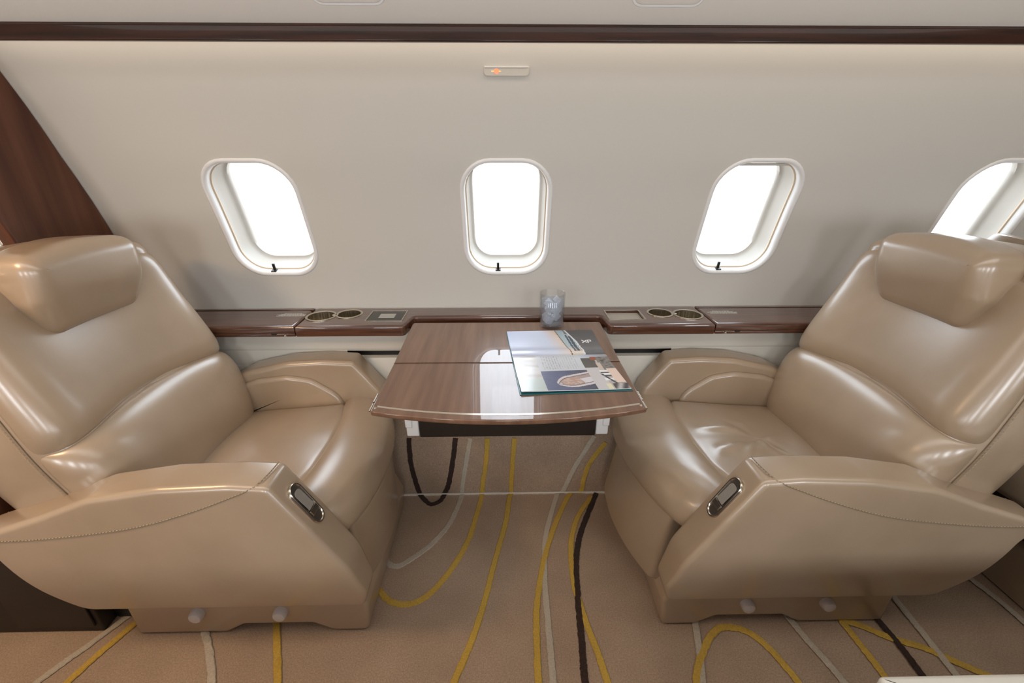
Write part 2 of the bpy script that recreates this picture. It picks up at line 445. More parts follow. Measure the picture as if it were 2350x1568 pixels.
# end walls
for nm, x in (('wall_left', XL), ('wall_right', XR)):
    pts = [(wy(z), z) for z in lin(.6, 1.6, 12)] + [(1.2, 1.62)] + CEIL[2:]
    pts = [(1.45, 0), (1.50, .35), (1.55, .6)] + pts
    full = pts + [(2 * YC - y, z) for y, z in pts[::-1]]
    mb = MB(); mb.add([(x, a, b) for a, b in full] + [(x + (.02 if x > 0 else -.02), a, b) for a, b in full],
                      [tuple(range(len(full))), tuple(range(2 * len(full) - 1, len(full) - 1, -1))] + [(q, (q + 1) % len(full), len(full) + (q + 1) % len(full), len(full) + q) for q in range(len(full))])
    struct(mb.obj(nm, M['wall'], smooth=False))

# ------------------------------------------------------------------ carpet with tufted lines (floor and carpeted kick panel)
KY0, KSL = 1.365, .10
def kick_y(z): return KY0 + KSL * z
LINES = [
 ('carpet_brown', [(-.37, 1.391, .256), (-.371, 1.38, .151), (-.356, 1.37, .051), (-.32, 1.334), (-.291, 1.31), (-.259, 1.328), (-.227, 1.37, .049), (-.204, 1.382, .168), (-.192, 1.39, .254)]),
 ('carpet_white', [(-.134, 1.39, .253), (-.154, 1.38, .148), (-.171, 1.37, .049), (-.185, 1.304), (-.211, 1.207), (-.262, 1.12), (-.313, 1.068), (-.357, 1.035), (-.391, 1.043), (-.413, 1.069)]),
 ('carpet_yellow', [(-.07, 1.39, .252), (-.077, 1.38, .147), (-.092, 1.37, .047), (-.103, 1.302), (-.134, 1.137), (-.176, 1.031), (-.223, .953), (-.264, .913), (-.308, .9), (-.357, .912), (-.399, .949), (-.42, .985), (-.44, 1.05)]),
 ('carpet_yellow', [(.034, 1.39, .251), (.025, 1.376, .106), (.012, 1.323), (-.002, 1.213), (-.039, 1.045), (-.064, .921), (-.091, .815), (-.121, .729), (-.138, .684), (-.17, .58), (-.2, .45)]),
 ('carpet_white', [(.345, 1.391, .257), (.275, 1.377, .122), (.227, 1.365, .002), (.172, 1.253), (.147, 1.17), (.133, 1.095), (.123, .978), (.121, .876), (.12, .775), (.119, .679), (.118, .5)]),
 ('carpet_yellow', [(.389, 1.388, .228), (.326, 1.377, .122), (.262, 1.362), (.194, 1.231), (.141, 1.095), (.109, .978), (.09, .876), (.084, .787), (.081, .68), (.08, .5)]),
 ('carpet_yellow', [(.342, 1.341), (.279, 1.251), (.242, 1.168), (.221, 1.075), (.215, .976), (.219, .916), (.231, .834), (.249, .75), (.26, .677), (.29, .5)]),
 ('carpet_brown', [(.363, 1.357), (.3, 1.229), (.257, 1.13), (.231, 1.024), (.22, .916), (.212, .809), (.205, .728), (.201, .678), (.195, .5)]),
 ('carpet_white', [(-1.08, .95), (-1.16, .801), (-1.189, .753), (-1.216, .704), (-1.30, .55)]),
 ('carpet_yellow', [(-1.05, .95), (-1.09, .833), (-1.114, .774), (-1.137, .702), (-1.18, .55)]),
 ('carpet_white', [(-.95, .95), (-.875, .842), (-.823, .78), (-.763, .695), (-.68, .55)]),
 ('carpet_yellow', [(-.72, .95), (-.665, .838), (-.593, .692), (-.53, .55)]),
 ('carpet_white', [(.575, .95), (.549, .829), (.527, .745), (.505, .672), (.46, .5)]),
 ('carpet_yellow', [(.47, .58), (.489, .673), (.535, .744), (.595, .802), (.643, .812), (.692, .795), (.724, .752), (.74, .708), (.751, .668), (.76, .55)]),
 ('carpet_white', [(.80, .95), (.827, .847), (.842, .774), (.86, .711), (.869, .666), (.9, .5)]),
 ('carpet_yellow', [(.977, .835), (.983, .748), (.987, .664), (.99, .5)]),
 ('carpet_yellow', [(.970, .828), (1.019, .811), (1.079, .775), (1.152, .745), (1.211, .704), (1.26, .672), (1.45, .55)]),
 ('carpet_brown', [(1.08, .95), (1.085, .829), (1.089, .757), (1.085, .67), (1.07, .5)]),
 ('carpet_white', [(1.2, 1.0), (1.189, .866), (1.183, .78), (1.175, .668), (1.16, .5)]),
 ('carpet_white', [(1.46, 1.1), (1.488, .953), (1.502, .878), (1.506, .809), (1.51, .6)]),
]
CM = ['carpet', 'carpet_white', 'carpet_yellow', 'carpet_brown']
fl, kk = MB(), MB()
def carpet_sheet(mb, f, us, vs_):
    mb.m = 0; grid(mb, f, us, vs_)
carpet_sheet(fl, lambda u, v: (u, v, 0), lin(XL, XR, 30), lin(2 * YC - KY0, KY0, 20))
mb0 = fl; box(fl, XL, XR, 2 * YC - KY0, KY0, -.03, -.005)
kk.m = 0
grid(kk, lambda u, v: (u, kick_y(v) , v), lin(XL, XR, 30), [0.004, .05, .15, .25, .36])
def ribbon(mb, pts, w, lift):
    """tufted strip: a low ragged ridge following pts (on floor z=0 or on the kick panel)"""
    P = smooth_line(pts, 14); V = []; F = []; n = len(P)
    for q in range(n):
        t = (P[min(q + 1, n - 1)] - P[max(q - 1, 0)]).normalized()
        nrm = Vector((0, 0, 1)) if lift == 'f' else Vector((0, -1, KSL)).normalized()
        sd = t.cross(nrm).normalized()
        a = w / 2 + random.uniform(-.0012, .0012); b = w / 2 + random.uniform(-.0012, .0012)
        for o, h in ((-a, .0003), (-a * .8, .0028), (b * .8, .0028), (b, .0003)): V.append(P[q] + sd * o + nrm * h)
    for q in range(n - 1):
        for j in range(3): F.append((q * 4 + j, q * 4 + j + 1, q * 4 + 5 + j, q * 4 + 4 + j))
    mb.add(V, F)
for li, (c, pts) in enumerate(LINES):
    fpart = []; kparts = [[]]
    segs = []; cur = None
    for p in pts:
        ty = 'k' if len(p) == 3 else 'f'
        if cur is None or cur[0] != ty:
            if cur is not None:
                a = segs[-1][1][-1]; b = p
                if ty == 'f': x = a[0] + (b[0] - a[0]) * .35; cur[1].append((x, KY0, .002)); nxt = [(x, KY0 - .001, 0)]
                else: x = a[0] + (b[0] - a[0]) * .4; cur[1].append((x, KY0 - .001, 0)); nxt = [(x, KY0, .002)]
                cur = (ty, nxt)
            else: cur = (ty, [])
            segs.append(cur)
        cur[1].append(p if len(p) == 3 else (p[0], p[1], 0))
    for ty, pp in segs:
        if ty == 'k': pp = [(x, kick_y(z), z) for x, y, z in pp]
        mb = kk if ty == 'k' else fl
        mb.m = CM.index(c)
        z_up = .00025 * li
        if len(pp) > 1:
            pp = [(x, y - (z_up if ty == 'k' else 0), z + (z_up if ty == 'f' else 0)) for x, y, z in pp]
            ribbon(mb, pp, .0195, ty)
struct(fl.obj('floor', None, mats=[M[c] for c in CM], angle=50, recalc=False))
struct(kk.obj('baseboard_back', None, mats=[M[c] for c in CM], angle=50, recalc=False))
mb = MB(); tube(mb, [(XL, KY0 - .003, .0045), (XR, KY0 - .003, .0045)], .0035, 6); struct(mb.obj('trim_3', M['panel']))
# lower side panels between the carpet and the ledge, with a dark air slot
mb = MB()
def sweep_x(mb, prof, x0=XL, x1=XR): grid(mb, lambda u, v: (u, v[0], v[1]), [x0, x1], prof)
sweep_x(mb, [(1.402, .355), (1.412, .36), (1.418, .42), (1.418, .50), (1.422, .560), (1.430, .578), (1.45, .58)])
struct(mb.obj('trim_4', M['panel'], angle=50))
mb = MB(); sweep_x(mb, [(1.450, .575), (1.450, .612)], -.70, .74); struct(mb.obj('trim_6', M['black'], angle=50))
mb = MB()
for xa, xb in ((XL, -.56), (.60, XR)): sweep_x(mb, [(1.4215, .560), (1.4195, .585), (1.4195, .625)], xa, xb)
struct(mb.obj('trim_9', M['panel'], angle=50))
mb = MB(); sweep_x(mb, [(1.455, .607), (1.428, .606), (1.420, .612), (1.418, .625), (1.420, .66), (1.424, .69)]); struct(mb.obj('trim_7', M['panel'], angle=50))
# the same lower side on the opposite wall
mb = MB(); sweep_x(mb, [(2 * YC - y, z) for y, z in [(KY0, 0), (1.40, .36), (1.42, .36), (1.42, .70), (1.56, .70)]]); struct(mb.obj('baseboard_front', M['panel'], angle=30))

mb = MB(); box(mb, XL + .01, .52, -.80, -.06, 0, .64, .02); box(mb, .53, XR - .01, -.80, -.16, 0, .64, .02); struct(mb.obj('low_light_blocker', M['bulkhead_wood']))  # unseen low boxes, added to block opposite window light near the floor
# ------------------------------------------------------------------ bulkhead on the left with a curved aisle edge
XB = -1.297
pts = [(.86, .34), (.86, .50), (.92, .70), (1.05, .90), (1.160, 1.00), (1.188, 1.036), (1.182, 1.065), (1.175, 1.095), (1.165, 1.2), (1.16, 1.35), (1.165, 1.45), (1.195, 1.54)]
pts += [(wy(z) - .002, z) for z in lin(1.56, .62, 16)] + [(1.42, .60), (1.405, .36), (1.385, .34)]
mb = MB(); prism(mb, pts, lambda a, b, w: (w, a, b), XB - .035, XB, .003, 2)
struct(tag(mb.obj('partition', M['bulkhead_wood'], angle=30), 'dark walnut bulkhead panel with curved edge behind the left seat', 'partition'))
t = thing('cabinet', 'low dark wood cabinet on the carpet behind the left seat', 'cabinet', (-1.285, 1.075, 0))
mb = MB(); box(mb, -.30, .135, -.24, .30, .0, .30, .006); mb.obj('cabinet_body', M['dark'], t)
mb = MB(); box(mb, .137, .225, -.20, .20, .0, .15, .006); mb.obj('side_box', M['black'], t)
mb = MB(); box(mb, -.305, .14, -.246, .30, .30, .325, .006); mb.obj('cabinet_top', M['valance'], t)
mb = MB(); box(mb, -.088, .123, -.247, -.241, .03, .285, .002); mb.obj('door', M['dark'], t)

# ------------------------------------------------------------------ side ledge with lids, cup holders, control panel and tray
ZL = .727; YF = 1.364
led = thing('side_ledge', 'glossy dark wood ledge along the wall under the windows', 'ledge', (0, 1.45, .70)); LO = Vector(led.location)
def lp(x, y, z): return (x - LO.x, y - LO.y, z - LO.z)
XA, XZ = -.700, .714
out = [(XA, 1.548, 0), (XA, YF, 0), (-.338, YF, .018), (-.320, 1.455, .018), (.342, 1.455, .018), (.352, YF, .018), (XZ, YF, 0), (XZ, 1.548, 0)]
def flat_prism(mb, outline, fm, w0, w1, r, seg=4, r1=None):
    if area2(outline) < 0: outline = outline[::-1]
    N = len(outline); r1 = r if r1 is None else r1; rings = []
    for k in range(seg + 1):
        t_ = PI / 2 * k / seg; rings.append((inset(outline, r * (1 - math.sin(t_))), w0 + r * (1 - math.cos(t_))))
    for k in range(seg + 1):
        t_ = PI / 2 * (1 - k / seg); rings.append((inset(outline, r1 * (1 - math.sin(t_))), w1 - r1 * (1 - math.cos(t_))))
    rings.insert(0, (inset(outline, r + .0008), w0)); rings.append((inset(outline, r1 + .0008), w1))   # keeps the flat faces truly flat
    V = [fm(a, b, w) for ring, w in rings for a, b in ring]; F = []
    for k in range(len(rings) - 1):
        for q in range(N):
            j = (q + 1) % N; F.append((k * N + q, k * N + j, (k + 1) * N + j, (k + 1) * N + q))
    F.append(tuple(range(N - 1, -1, -1))); e = (len(rings) - 1) * N; F.append(tuple(range(e, e + N)))
    return mb.add(V, F)
mb = MB(); flat_prism(mb, rpoly(out, 5), lambda a, b, w: lp(a, b, w), .689, ZL, .003, 4, r1=.009)
top = mb.obj('ledge_top', M['wood'], led, angle=40)
def cutter(mbx): 
    o = mbx.obj('cutter'); o.parent = led; return o
CUPS = [(-.648, 1.462, .048), (-.556, 1.482, .042), (.561, 1.474, .042), (.655, 1.456, .048)]
RECT = [(-.478, -.355, 1.409, 1.512), (.366, .488, 1.409, 1.502)]
cut_l = []
for cx, cy, r in CUPS:
    m_ = MB(); lathe(m_, [(r, -.02), (r, .10)], (cx - LO.x, cy - LO.y, .70 - LO.z), n=36); cut_l.append(cutter(m_))
for x0, x1, y0, y1 in RECT:
    m_ = MB(); box(m_, x0 - LO.x, x1 - LO.x, y0 - LO.y, y1 - LO.y, .716 - LO.z, .80 - LO.z); cut_l.append(cutter(m_))
cut(top, cut_l)
top.data.shade_smooth(); top.data.set_sharp_from_angle(angle=math.radians(35))
# lids over the outer compartments, with a rail below
for x0, x1, nm in ((-1.262, XA - .004, 'l'), (XZ + .004, 1.30, 'r')):
    mb = MB(); flat_prism(mb, rpoly([(x0, 1.530), (x0, YF), (x1, YF), (x1, 1.530, .014)], 4), lambda a, b, w: lp(a, b, w), .7015, ZL, .002, 4, r1=.010)
    lid = mb.obj('ledge_lid', M['wood'], led, angle=40); lid['label'] = 'hinged lid with pale placard'
    # placard of fine pale engraved lines near the inner end of the lid
    mb = MB(); pc = (-.760 if nm == 'l' else .787)
    for r_ in range(5):
        yy = 1.463 + r_ * .0065; hw = (.048, .043, .052, .040, .030)[r_]
        xx = pc - hw
        while xx < pc + hw:
            w_ = random.uniform(.003, .010); box(mb, xx - LO.x, xx + w_ - LO.x, yy - LO.y, yy + .0042 - LO.y, ZL - LO.z + .0001, ZL - LO.z + .0005); xx += w_ + .0018
    pl = mb.obj('placard', M['tray'], lid, smooth=False)
    mb = MB(); box(mb, x0 - LO.x, x1 - LO.x, 1.532 - LO.y, 1.548 - LO.y, .690 - LO.z, ZL - LO.z, .002); mb.obj('back_strip', M['wood'], led)
    mb = MB(); box(mb, x0 - LO.x, x1 - LO.x, YF + .002 - LO.y, 1.53 - LO.y, .689 - LO.z, .7005 - LO.z, .002); mb.obj('ledge_rail', M['wood'], led)
    kx = -.735 if nm == 'l' else .752
    mb = MB(); lathe(mb, [(.0002, -.0065), (.003, -.006), (.0042, -.003), (.0042, .004)], None, fm=lambda a, b, h: (kx + a - LO.x, YF + h - LO.y, .6950 + b - LO.z), n=12); mb.obj('latch_button', M['brass'], led)
    fx = -.775 if nm == 'l' else .795
    mb = MB(); prism(mb, rpoly([(fx - .013, .7035, .001), (fx + .013, .7035, .001), (fx + .007, .6955, .003), (fx - .007, .6955, .003)], 3), lambda a, b, w: lp(a, w, b), YF + .0005, YF + .01, .0003, 1); mb.obj('finger_notch', M['black'], led)
# cup holders: two figure-of-eight nickel rims with ribbed wells
for a, b in ((0, 1), (2, 3)):
    ch = bpy.data.objects.new('cup_holder', None); C.objects.link(ch); ch.parent = led
    big, small = CUPS[a], CUPS[b]
    for cx, cy, r in (big, small):
        mb = MB(); lathe(mb, [(r + .005, .0), (r + .005, .0018), (r + .0035, .0030), (r - .0005, .0030), (r - .003, .001), (r - .003, -.003)], (cx - LO.x, cy - LO.y, ZL - LO.z), n=40); mb.f = [f for f in mb.f if len(f) == 4]; mb.mi = [0] * len(mb.f)
        mb.obj('rim', M['nickel'], ch)
        mb = MB(); n = 72; V = []; F = []
        for h in (-.002, -.045):
            for q in range(n):
                an = 2 * PI * q / n; rr = r - .0015 - (.0022 if q % 4 < 2 else 0); V.append((cx - LO.x + rr * math.cos(an), cy - LO.y + rr * math.sin(an), ZL - LO.z + h))
        for q in range(n): F.append((q, (q + 1) % n, n + (q + 1) % n, n + q))
        F.append(tuple(range(n, 2 * n))); mb.add(V, F); mb.obj('well', M['nickel'], ch, angle=25)
    mx, my = (big[0] + small[0]) / 2, (big[1] + small[1]) / 2
    mb = MB(); box(mb, mx - .010 - LO.x, mx + .010 - LO.x, my - .006 - LO.y, my + .006 - LO.y, ZL - LO.z, ZL - LO.z + .0022, .001); mb.obj('bridge', M['nickel'], ch)
def frame(mb, x0, x1, y0, y1, z, w, h):
    for q in ((x0 - w, x1 + w, y0 - w, y0), (x0 - w, x1 + w, y1, y1 + w), (x0 - w, x0, y0, y1), (x1, x1 + w, y0, y1)):
        box(mb, q[0] - LO.x, q[1] - LO.x, q[2] - LO.y, q[3] - LO.y, z - LO.z, z + h - LO.z)
x0, x1, y0, y1 = RECT[0]
cp = bpy.data.objects.new('control_panel', None); C.objects.link(cp); cp.parent = led
mb = MB(); frame(mb, x0 + .001, x1 - .001, y0 + .001, y1 - .001, ZL, .0035, .002); mb.obj('frame', M['nickel'], cp, smooth=False)
mb = MB(); box(mb, x0 - LO.x, x1 - LO.x, y0 - LO.y, y1 - LO.y, .716 - LO.z, ZL + .0005 - LO.z); mb.obj('faceplate', M['panel_glass'], cp, smooth=False)
mb = MB(); box(mb, x0 + .036 - LO.x, x1 - .032 - LO.x, y0 + .030 - LO.y, y1 - .032 - LO.y, ZL + .0005 - LO.z, ZL + .0014 - LO.z); mb.obj('screen', M['lcd'], cp, smooth=False)
x0, x1, y0, y1 = RECT[1]
tr = bpy.data.objects.new('tray', None); C.objects.link(tr); tr.parent = led
mb = MB(); frame(mb, x0 + .001, x1 - .001, y0 + .001, y1 - .001, ZL, .005, .002); mb.obj('frame', M['nickel'], tr, smooth=False)
mb = MB(); box(mb, x0 + .001 - LO.x, x1 - .001 - LO.x, y0 + .001 - LO.y, y1 - .001 - LO.y, .7161 - LO.z, .7185 - LO.z); mb.obj('tray_floor', M['tray'], tr, smooth=False)
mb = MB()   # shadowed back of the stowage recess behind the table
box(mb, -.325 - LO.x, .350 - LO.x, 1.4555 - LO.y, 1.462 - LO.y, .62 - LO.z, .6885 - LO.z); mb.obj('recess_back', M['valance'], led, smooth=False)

# ------------------------------------------------------------------ table
ZT = .715; TXC = .0075
tb = thing('table', 'walnut fold-out table with curved metal-inlaid front edge between the two seats', 'table', (TXC, 1.1, 0)); TO = Vector(tb.location)
def tp(x, y, z): return (x - TO.x, y - TO.y, z)
def front_y(x): 
    u = (x - TXC) / .318; return .815 + .043 * u * u
def leaf(name, poly, z0=.699):
    mb = MB(); flat_prism(mb, poly, lambda a, b, w: tp(a, b, w), z0, ZT, .009, 4, r1=.003); return mb.obj(name, M['table_wood'], tb, angle=40)
XTL, XTR = TXC - .3265, TXC + .3265; XFL, XFR = TXC - .318, TXC + .322
leaf('rear_leaf', rpoly([(TXC - .320, 1.1035, .001), (TXC + .320, 1.1035, .001), (XTR, 1.422, .012), (XTL, 1.422, .012)], 4))
fp = [(TXC + .320, 1.1015), (TXC - .320, 1.1015), (TXC - .318, .862)] + [(x, front_y(x)) for x in lin(TXC - .316, TXC + .320, 40)] + [(TXC + .322, .862)]
leaf('front_leaf', fp)
mb = MB()   # pale metal inlay following the curved front
xs = lin(TXC - .306, TXC + .310, 60); V = []; F = []
for x in xs:
    y = front_y(x) + .0195
    V += [tp(x, y, ZT - .001), tp(x, y, ZT + .0006), tp(x, y + .0068, ZT + .0006), tp(x, y + .0068, ZT - .001)]
for q in range(len(xs) - 1):
    for j in range(4): F.append((q * 4 + j, q * 4 + (j + 1) % 4, q * 4 + 4 + (j + 1) % 4, q * 4 + 4 + j))
F += [(3, 2, 1, 0), tuple(range(len(V) - 4, len(V)))]
mb.add(V, F); mb.obj('inlay_strip', M['inlay'], tb, smooth=False)
for sx in (-1, 1):
    ex = TXC + sx * .3195 + (.0015 if sx > 0 else 0)
    mb = MB(); tube(mb, [tp(ex + sx * .001, y, ZT - .003) for y in lin(.862, .895, 6)], .0016, 8); tube(mb, [tp(ex + sx * .003, y, ZT - .006) for y in (.905, .915, .925, .945)], .0022, 8); 
    mb.obj('corner_trim', M['nickel'], tb)
    mb = MB(); lathe(mb, [(.0002, .0014), (.003, .0012), (.0036, .0)], None, fm=lambda a, b, h: tp(ex - sx * .010 + a, .872 + b, ZT + h), n=12); mb.obj('corner_screw', M['nickel'], tb)
# carriage under the top
mb = MB(); box(mb, TXC - .278 - TO.x, TXC + .278 - TO.x, 1.150 - TO.y, 1.40 - TO.y, .430, .697, .004); mb.obj('carriage', M['dark'], tb)
for sx in (-1, 1):
    a, b = sorted((TXC + sx * .279, TXC + sx * .318))
    mb = MB(); box(mb, a - TO.x, b - TO.x, 1.148 - TO.y, 1.40 - TO.y, .435, .697, .005); cpz = mb.obj('end_bracket', M['white'], tb)
    a2, b2 = sorted((TXC + sx * .298, TXC + sx * .3195))
    mb = MB(); box(mb, a2 - TO.x, b2 - TO.x, 1.1435 - TO.y, 1.22 - TO.y, .470, .60, .004); mb.obj('latch_cover', M['white'], cpz)

# ------------------------------------------------------------------ magazine
def mix(a, b, t): return tuple(x + (y - x) * t for x, y in zip(a, b))
def hsh(x, y): return noise.noise(Vector((x * 7.1, y * 7.1, 3.3)))
def top_page(u, v):
    # u: left to right, v: spine (0) to far edge (1)
    e = .56 + .10 * (1 - v)                                       # slanted edge of the sky photo
    if u < e:
        c = mix((196, 208, 238), (214, 222, 240), min(1, u / e + .12 * hsh(u * .5, v * 3)))
        k = max(0, (u - e + .18) / .18); c = mix(c, (238, 205, 176), k * .85 * (.55 + .45 * v))
        c = mix(c, (196, 205, 222), max(0, .35 - v) * 1.1 * abs(hsh(.2, v * 9)))
        if u > e - .010: c = (120, 92, 70)
        return c
    e2 = .80 - .07 * (v) - .10 * max(0, v - .5)
    if u < e2:
        c = (176, 198, 208) if v > .25 else (222, 214, 206)
        a = (u - e) * 9 + (1 - v) * 2.6
        for q0, w_ in ((1.25, .16), (1.75, .22), (2.35, .16)):
            if abs((u - e) * 14 + (1 - v) * .6 - q0) < w_ and .10 < v < .72 - .1 * q0 + .2: c = (64, 78, 96)
        if v > .82 and u > e + .08 and hsh(u * 3, v) > 0: c = (96, 112, 122)
        if u > e2 - .02: c = (226, 230, 232)
        return c
    c = mix((104, 106, 112), (72, 72, 78), min(1, max(0, (v - .1) * 1.3)))
    c = mix(c, (128, 130, 134), max(0, .5 - abs(v - .15)) * max(0, u - .8))
    c = mix(c, (130, 132, 136), max(0, .25 * hsh(u * 2, v * 2)))
    # small white mark
    a, b = (u - .875) / .052, (v - .50) / .070
    if abs(a) < 1.05 and abs(b) < 1.05:
        if (-1 < a < -.02 and (abs(b - (a + .5) * 1.3) < .24 or abs(b + (a + .5) * 1.3) < .24)) or (.1 < a < .32 and abs(b) < .9) or (.1 < a < .95 and (abs(b - .75) < .18 or abs(b) < .18)) or (.78 < a < 1 and 0 < b < .8): c = (242, 242, 244)
    return c
def bottom_page(u, v):
    # v: spine (0) to near edge (1)
    e = .70
    if u < e:
        if u < .24:
            c = mix((214, 214, 218), (190, 188, 188), .5 + .5 * math.sin(v * 24 + hsh(u, v) * 3)) if v < .68 else (190, 204, 204)
            return mix(c, (222, 226, 236), max(0, 1 - u * 8))
        if v < .48:
            c = (206, 211, 220)
            if .07 < v < .44 and (u * 38) % 1 < .36 and hsh(u * 9, v * 14) > -.05 and u > .27 and u < .64: c = (178, 182, 192)
            return c
        c = mix((96, 104, 138), (70, 72, 88), max(0, (u - .42) / .3)); c = mix(c, (128, 136, 172), .6 * abs(hsh(u * 1.5, v * 6)))
        # motor yacht seen from above: pale hull, deck and cockpit
        x_, y_ = (u - .54) / .20, (v - .76) / .25
        ang = -.32; xr = x_ * math.cos(ang) + y_ * math.sin(ang); yr = -x_ * math.sin(ang) + y_ * math.cos(ang)
        hw = .62 * (1 - max(0, -xr - .2) ** 2 * 1.35)
        if xr > -.95 and abs(yr) < hw:
            c = (214, 208, 212)
            if abs(yr) < hw - .16 and xr > -.78: c = (176, 158, 156)
            if abs(yr) < hw - .26 and xr > -.66 and xr < .25: c = mix((206, 184, 174), (186, 156, 146), max(0, min(1, .5 + 2 * hsh(u * 5, v * 5))))
            if xr > .28 and yr > -.1: c = (216, 214, 220)
            if abs(abs(yr) - hw + .20) < .03: c = (110, 100, 110)
        return c
    # cabin interior photo on the right
    c = mix((214, 206, 204), (160, 152, 150), max(0, min(1, (u - e) * 3)))
    if v < .20: c = mix((198, 208, 228), (150, 152, 160), (u - e) / .3)
    if .16 < v < .44 and u < .84: c = (92, 90, 86)
    if .14 < v < .22 and .80 < u < .92: c = (150, 88, 66)
    if v < .62 and u > .86 and v > .14: c = mix((140, 136, 134), (100, 96, 94), abs(hsh(u * 3, v * 3)) * 2)
    if .42 < v and u < .84: c = (205, 203, 206)
    if .28 < v < .50 and .83 < u < .88: c = (205, 190, 178)
    if .50 < v < .56 and .82 < u < .90 or .58 < v < .64 and .82 < u < .94 or .72 < v < .78 and .82 < u < .92: c = (236, 238, 240)
    if .55 < v < .58 and .82 < u < .90 or .64 < v < .67 and .84 < u < .94: c = (60, 66, 72)
    if abs((u - .84) - (v - .66) * .33) < .012 and v > .6: c = (66, 74, 88)
    if v > .45 and u > .90 + (v - .45) * .03 and v < .84: c = (232, 208, 196)
    if v > .86 and u > .86: c = mix((190, 190, 192), (70, 66, 68), .5 + .5 * math.sin((u * 60 + v * 20)))
    if v > .86 and .80 < u < .85: c = (228, 226, 196)
    return c
mag = thing('magazine', 'open magazine spread with photos lying on the right half of the table', 'magazine', (.165, 1.13, ZT)); MO = Vector(mag.location)
def page_mat():
    m = mat('printed_page', (.8, .8, .8, 1), .28, coat=.35, coat_rough=.12); t, b = nt(m)
    a = t.nodes.new('ShaderNodeVertexColor'); a.layer_name = 'print'; t.links.new(a.outputs['Color'], b.inputs['Base Color']); return m
PAGE = page_mat()
def page(name, c00, c10, c01, c11, fn, lift, nu=150, nv=110):
    """c00 spine-left, c10 spine-right, c01 outer-left, c11 outer-right (x, y)"""
    V = []; F = []; cols = []
    def pos(u, v):
        x = (c00[0] * (1 - u) + c10[0] * u) * (1 - v) + (c01[0] * (1 - u) + c11[0] * u) * v
        y = (c00[1] * (1 - u) + c10[1] * u) * (1 - v) + (c01[1] * (1 - u) + c11[1] * u) * v
        return x, y, lift(u, v)
    for a in range(nu + 1):
        for b in range(nv + 1):
            x, y, z = pos(a / nu, b / nv); V.append((x - MO.x, y - MO.y, z))
    for a in range(nu):
        for b in range(nv):
            F.append((a * (nv + 1) + b, (a + 1) * (nv + 1) + b, (a + 1) * (nv + 1) + b + 1, a * (nv + 1) + b + 1)); cols.append(fn((a + .5) / nu, (b + .5) / nv))
    nb = len(V)     # give the leaf bundle its thickness
    rim = [(a, 0) for a in range(nu)] + [(nu, b) for b in range(nv)] + [(a, nv) for a in range(nu, 0, -1)] + [(0, b) for b in range(nv, 0, -1)]
    for a, b in rim:
        x, y, z = pos(a / nu, b / nv); V.append((x - MO.x, y - MO.y, max(.0008, z - .0022)))
    for q in range(len(rim)):
        q2 = (q + 1) % len(rim); i0 = rim[q][0] * (nv + 1) + rim[q][1]; i1 = rim[q2][0] * (nv + 1) + rim[q2][1]
        F.append((i1, i0, nb + q, nb + q2)); cols.append((205, 212, 214))
    o = mesh_obj(name, V, F, PAGE, mag, angle=30)
    ca = o.data.color_attributes.new('print', 'FLOAT_COLOR', 'CORNER')
    vals = []
    for p, c in zip(o.data.polygons, cols):
        q = srgb(*c)
        for _ in p.loop_indices: vals += [q[0], q[1], q[2], 1]
    ca.data.foreach_set('color', vals); return o
SL, SR = (.021, 1.136), (.290, 1.147)
TL, TR_ = (.007, 1.326), (.289, 1.336)
BL, BR = (.040, .928), (.315, .944)
hump = lambda v: .0042 * math.exp(-((v - .12) / .12) ** 2) - .0025 * math.exp(-(v / .03) ** 2)
page('upper_page', SL, SR, TL, TR_, top_page, lambda u, v: .0045 + hump(v))
page('lower_page', SL, SR, BL, BR, bottom_page, lambda u, v: .0052 + hump(v) + .010 * max(0, v - .5) ** 1.6 * (1 - u) ** 1.5)
mb = MB()
def cov(c): return [(x - MO.x, y - MO.y) for x, y in c]
for c, z1 in ((cov([(SL[0] - .002, SL[1]), (SR[0] + .002, SR[1]), (TR_[0] + .002, TR_[1] + .002), (TL[0] - .003, TL[1] + .002)]), .0016), (cov([(BL[0] - .004, BL[1] - .006), (BR[0] + .003, BR[1] - .005), (SR[0] + .002, SR[1]), (SL[0] - .002, SL[1])]), .0018)):
    flat_prism(mb, c, lambda a, b, w: (a, b, w), .0002, z1, .0003, 1)
mb.obj('cover', M['page_edge'], mag, smooth=False)

# ------------------------------------------------------------------ glass of iced water
gx, gy, gr, gh = .160, 1.385, .0415, .118
gl = thing('drinking_glass', 'clear straight tumbler of iced water behind the magazine', 'glass', (gx, gy, ZT + .0005))
mb = MB(); lathe(mb, [(.0005, 0), (gr - .003, 0), (gr - .0005, .002), (gr, .006), (gr + .001, gh), (gr + .0002, gh + .001), (gr - .0012, gh), (gr - .0025, .014), (gr - .006, .0105), (.0005, .010)], (0, 0, 0), n=48); mb.obj('tumbler', M['glass'], gl, angle=60)
mb = MB(); rw = gr - .00285; lathe(mb, [(.0005, .0115), (rw - .004, .0115), (rw, .015), (rw + .0009, .094), (rw - .004, .0932), (.0005, .093)], (gx, gy, ZT + .0005), n=48); w_ = mb.obj('water', M['water'], angle=60); tag(w_, 'clear water filling the tumbler', 'water'); w_['kind'] = 'stuff'
rs = random.Random(3)
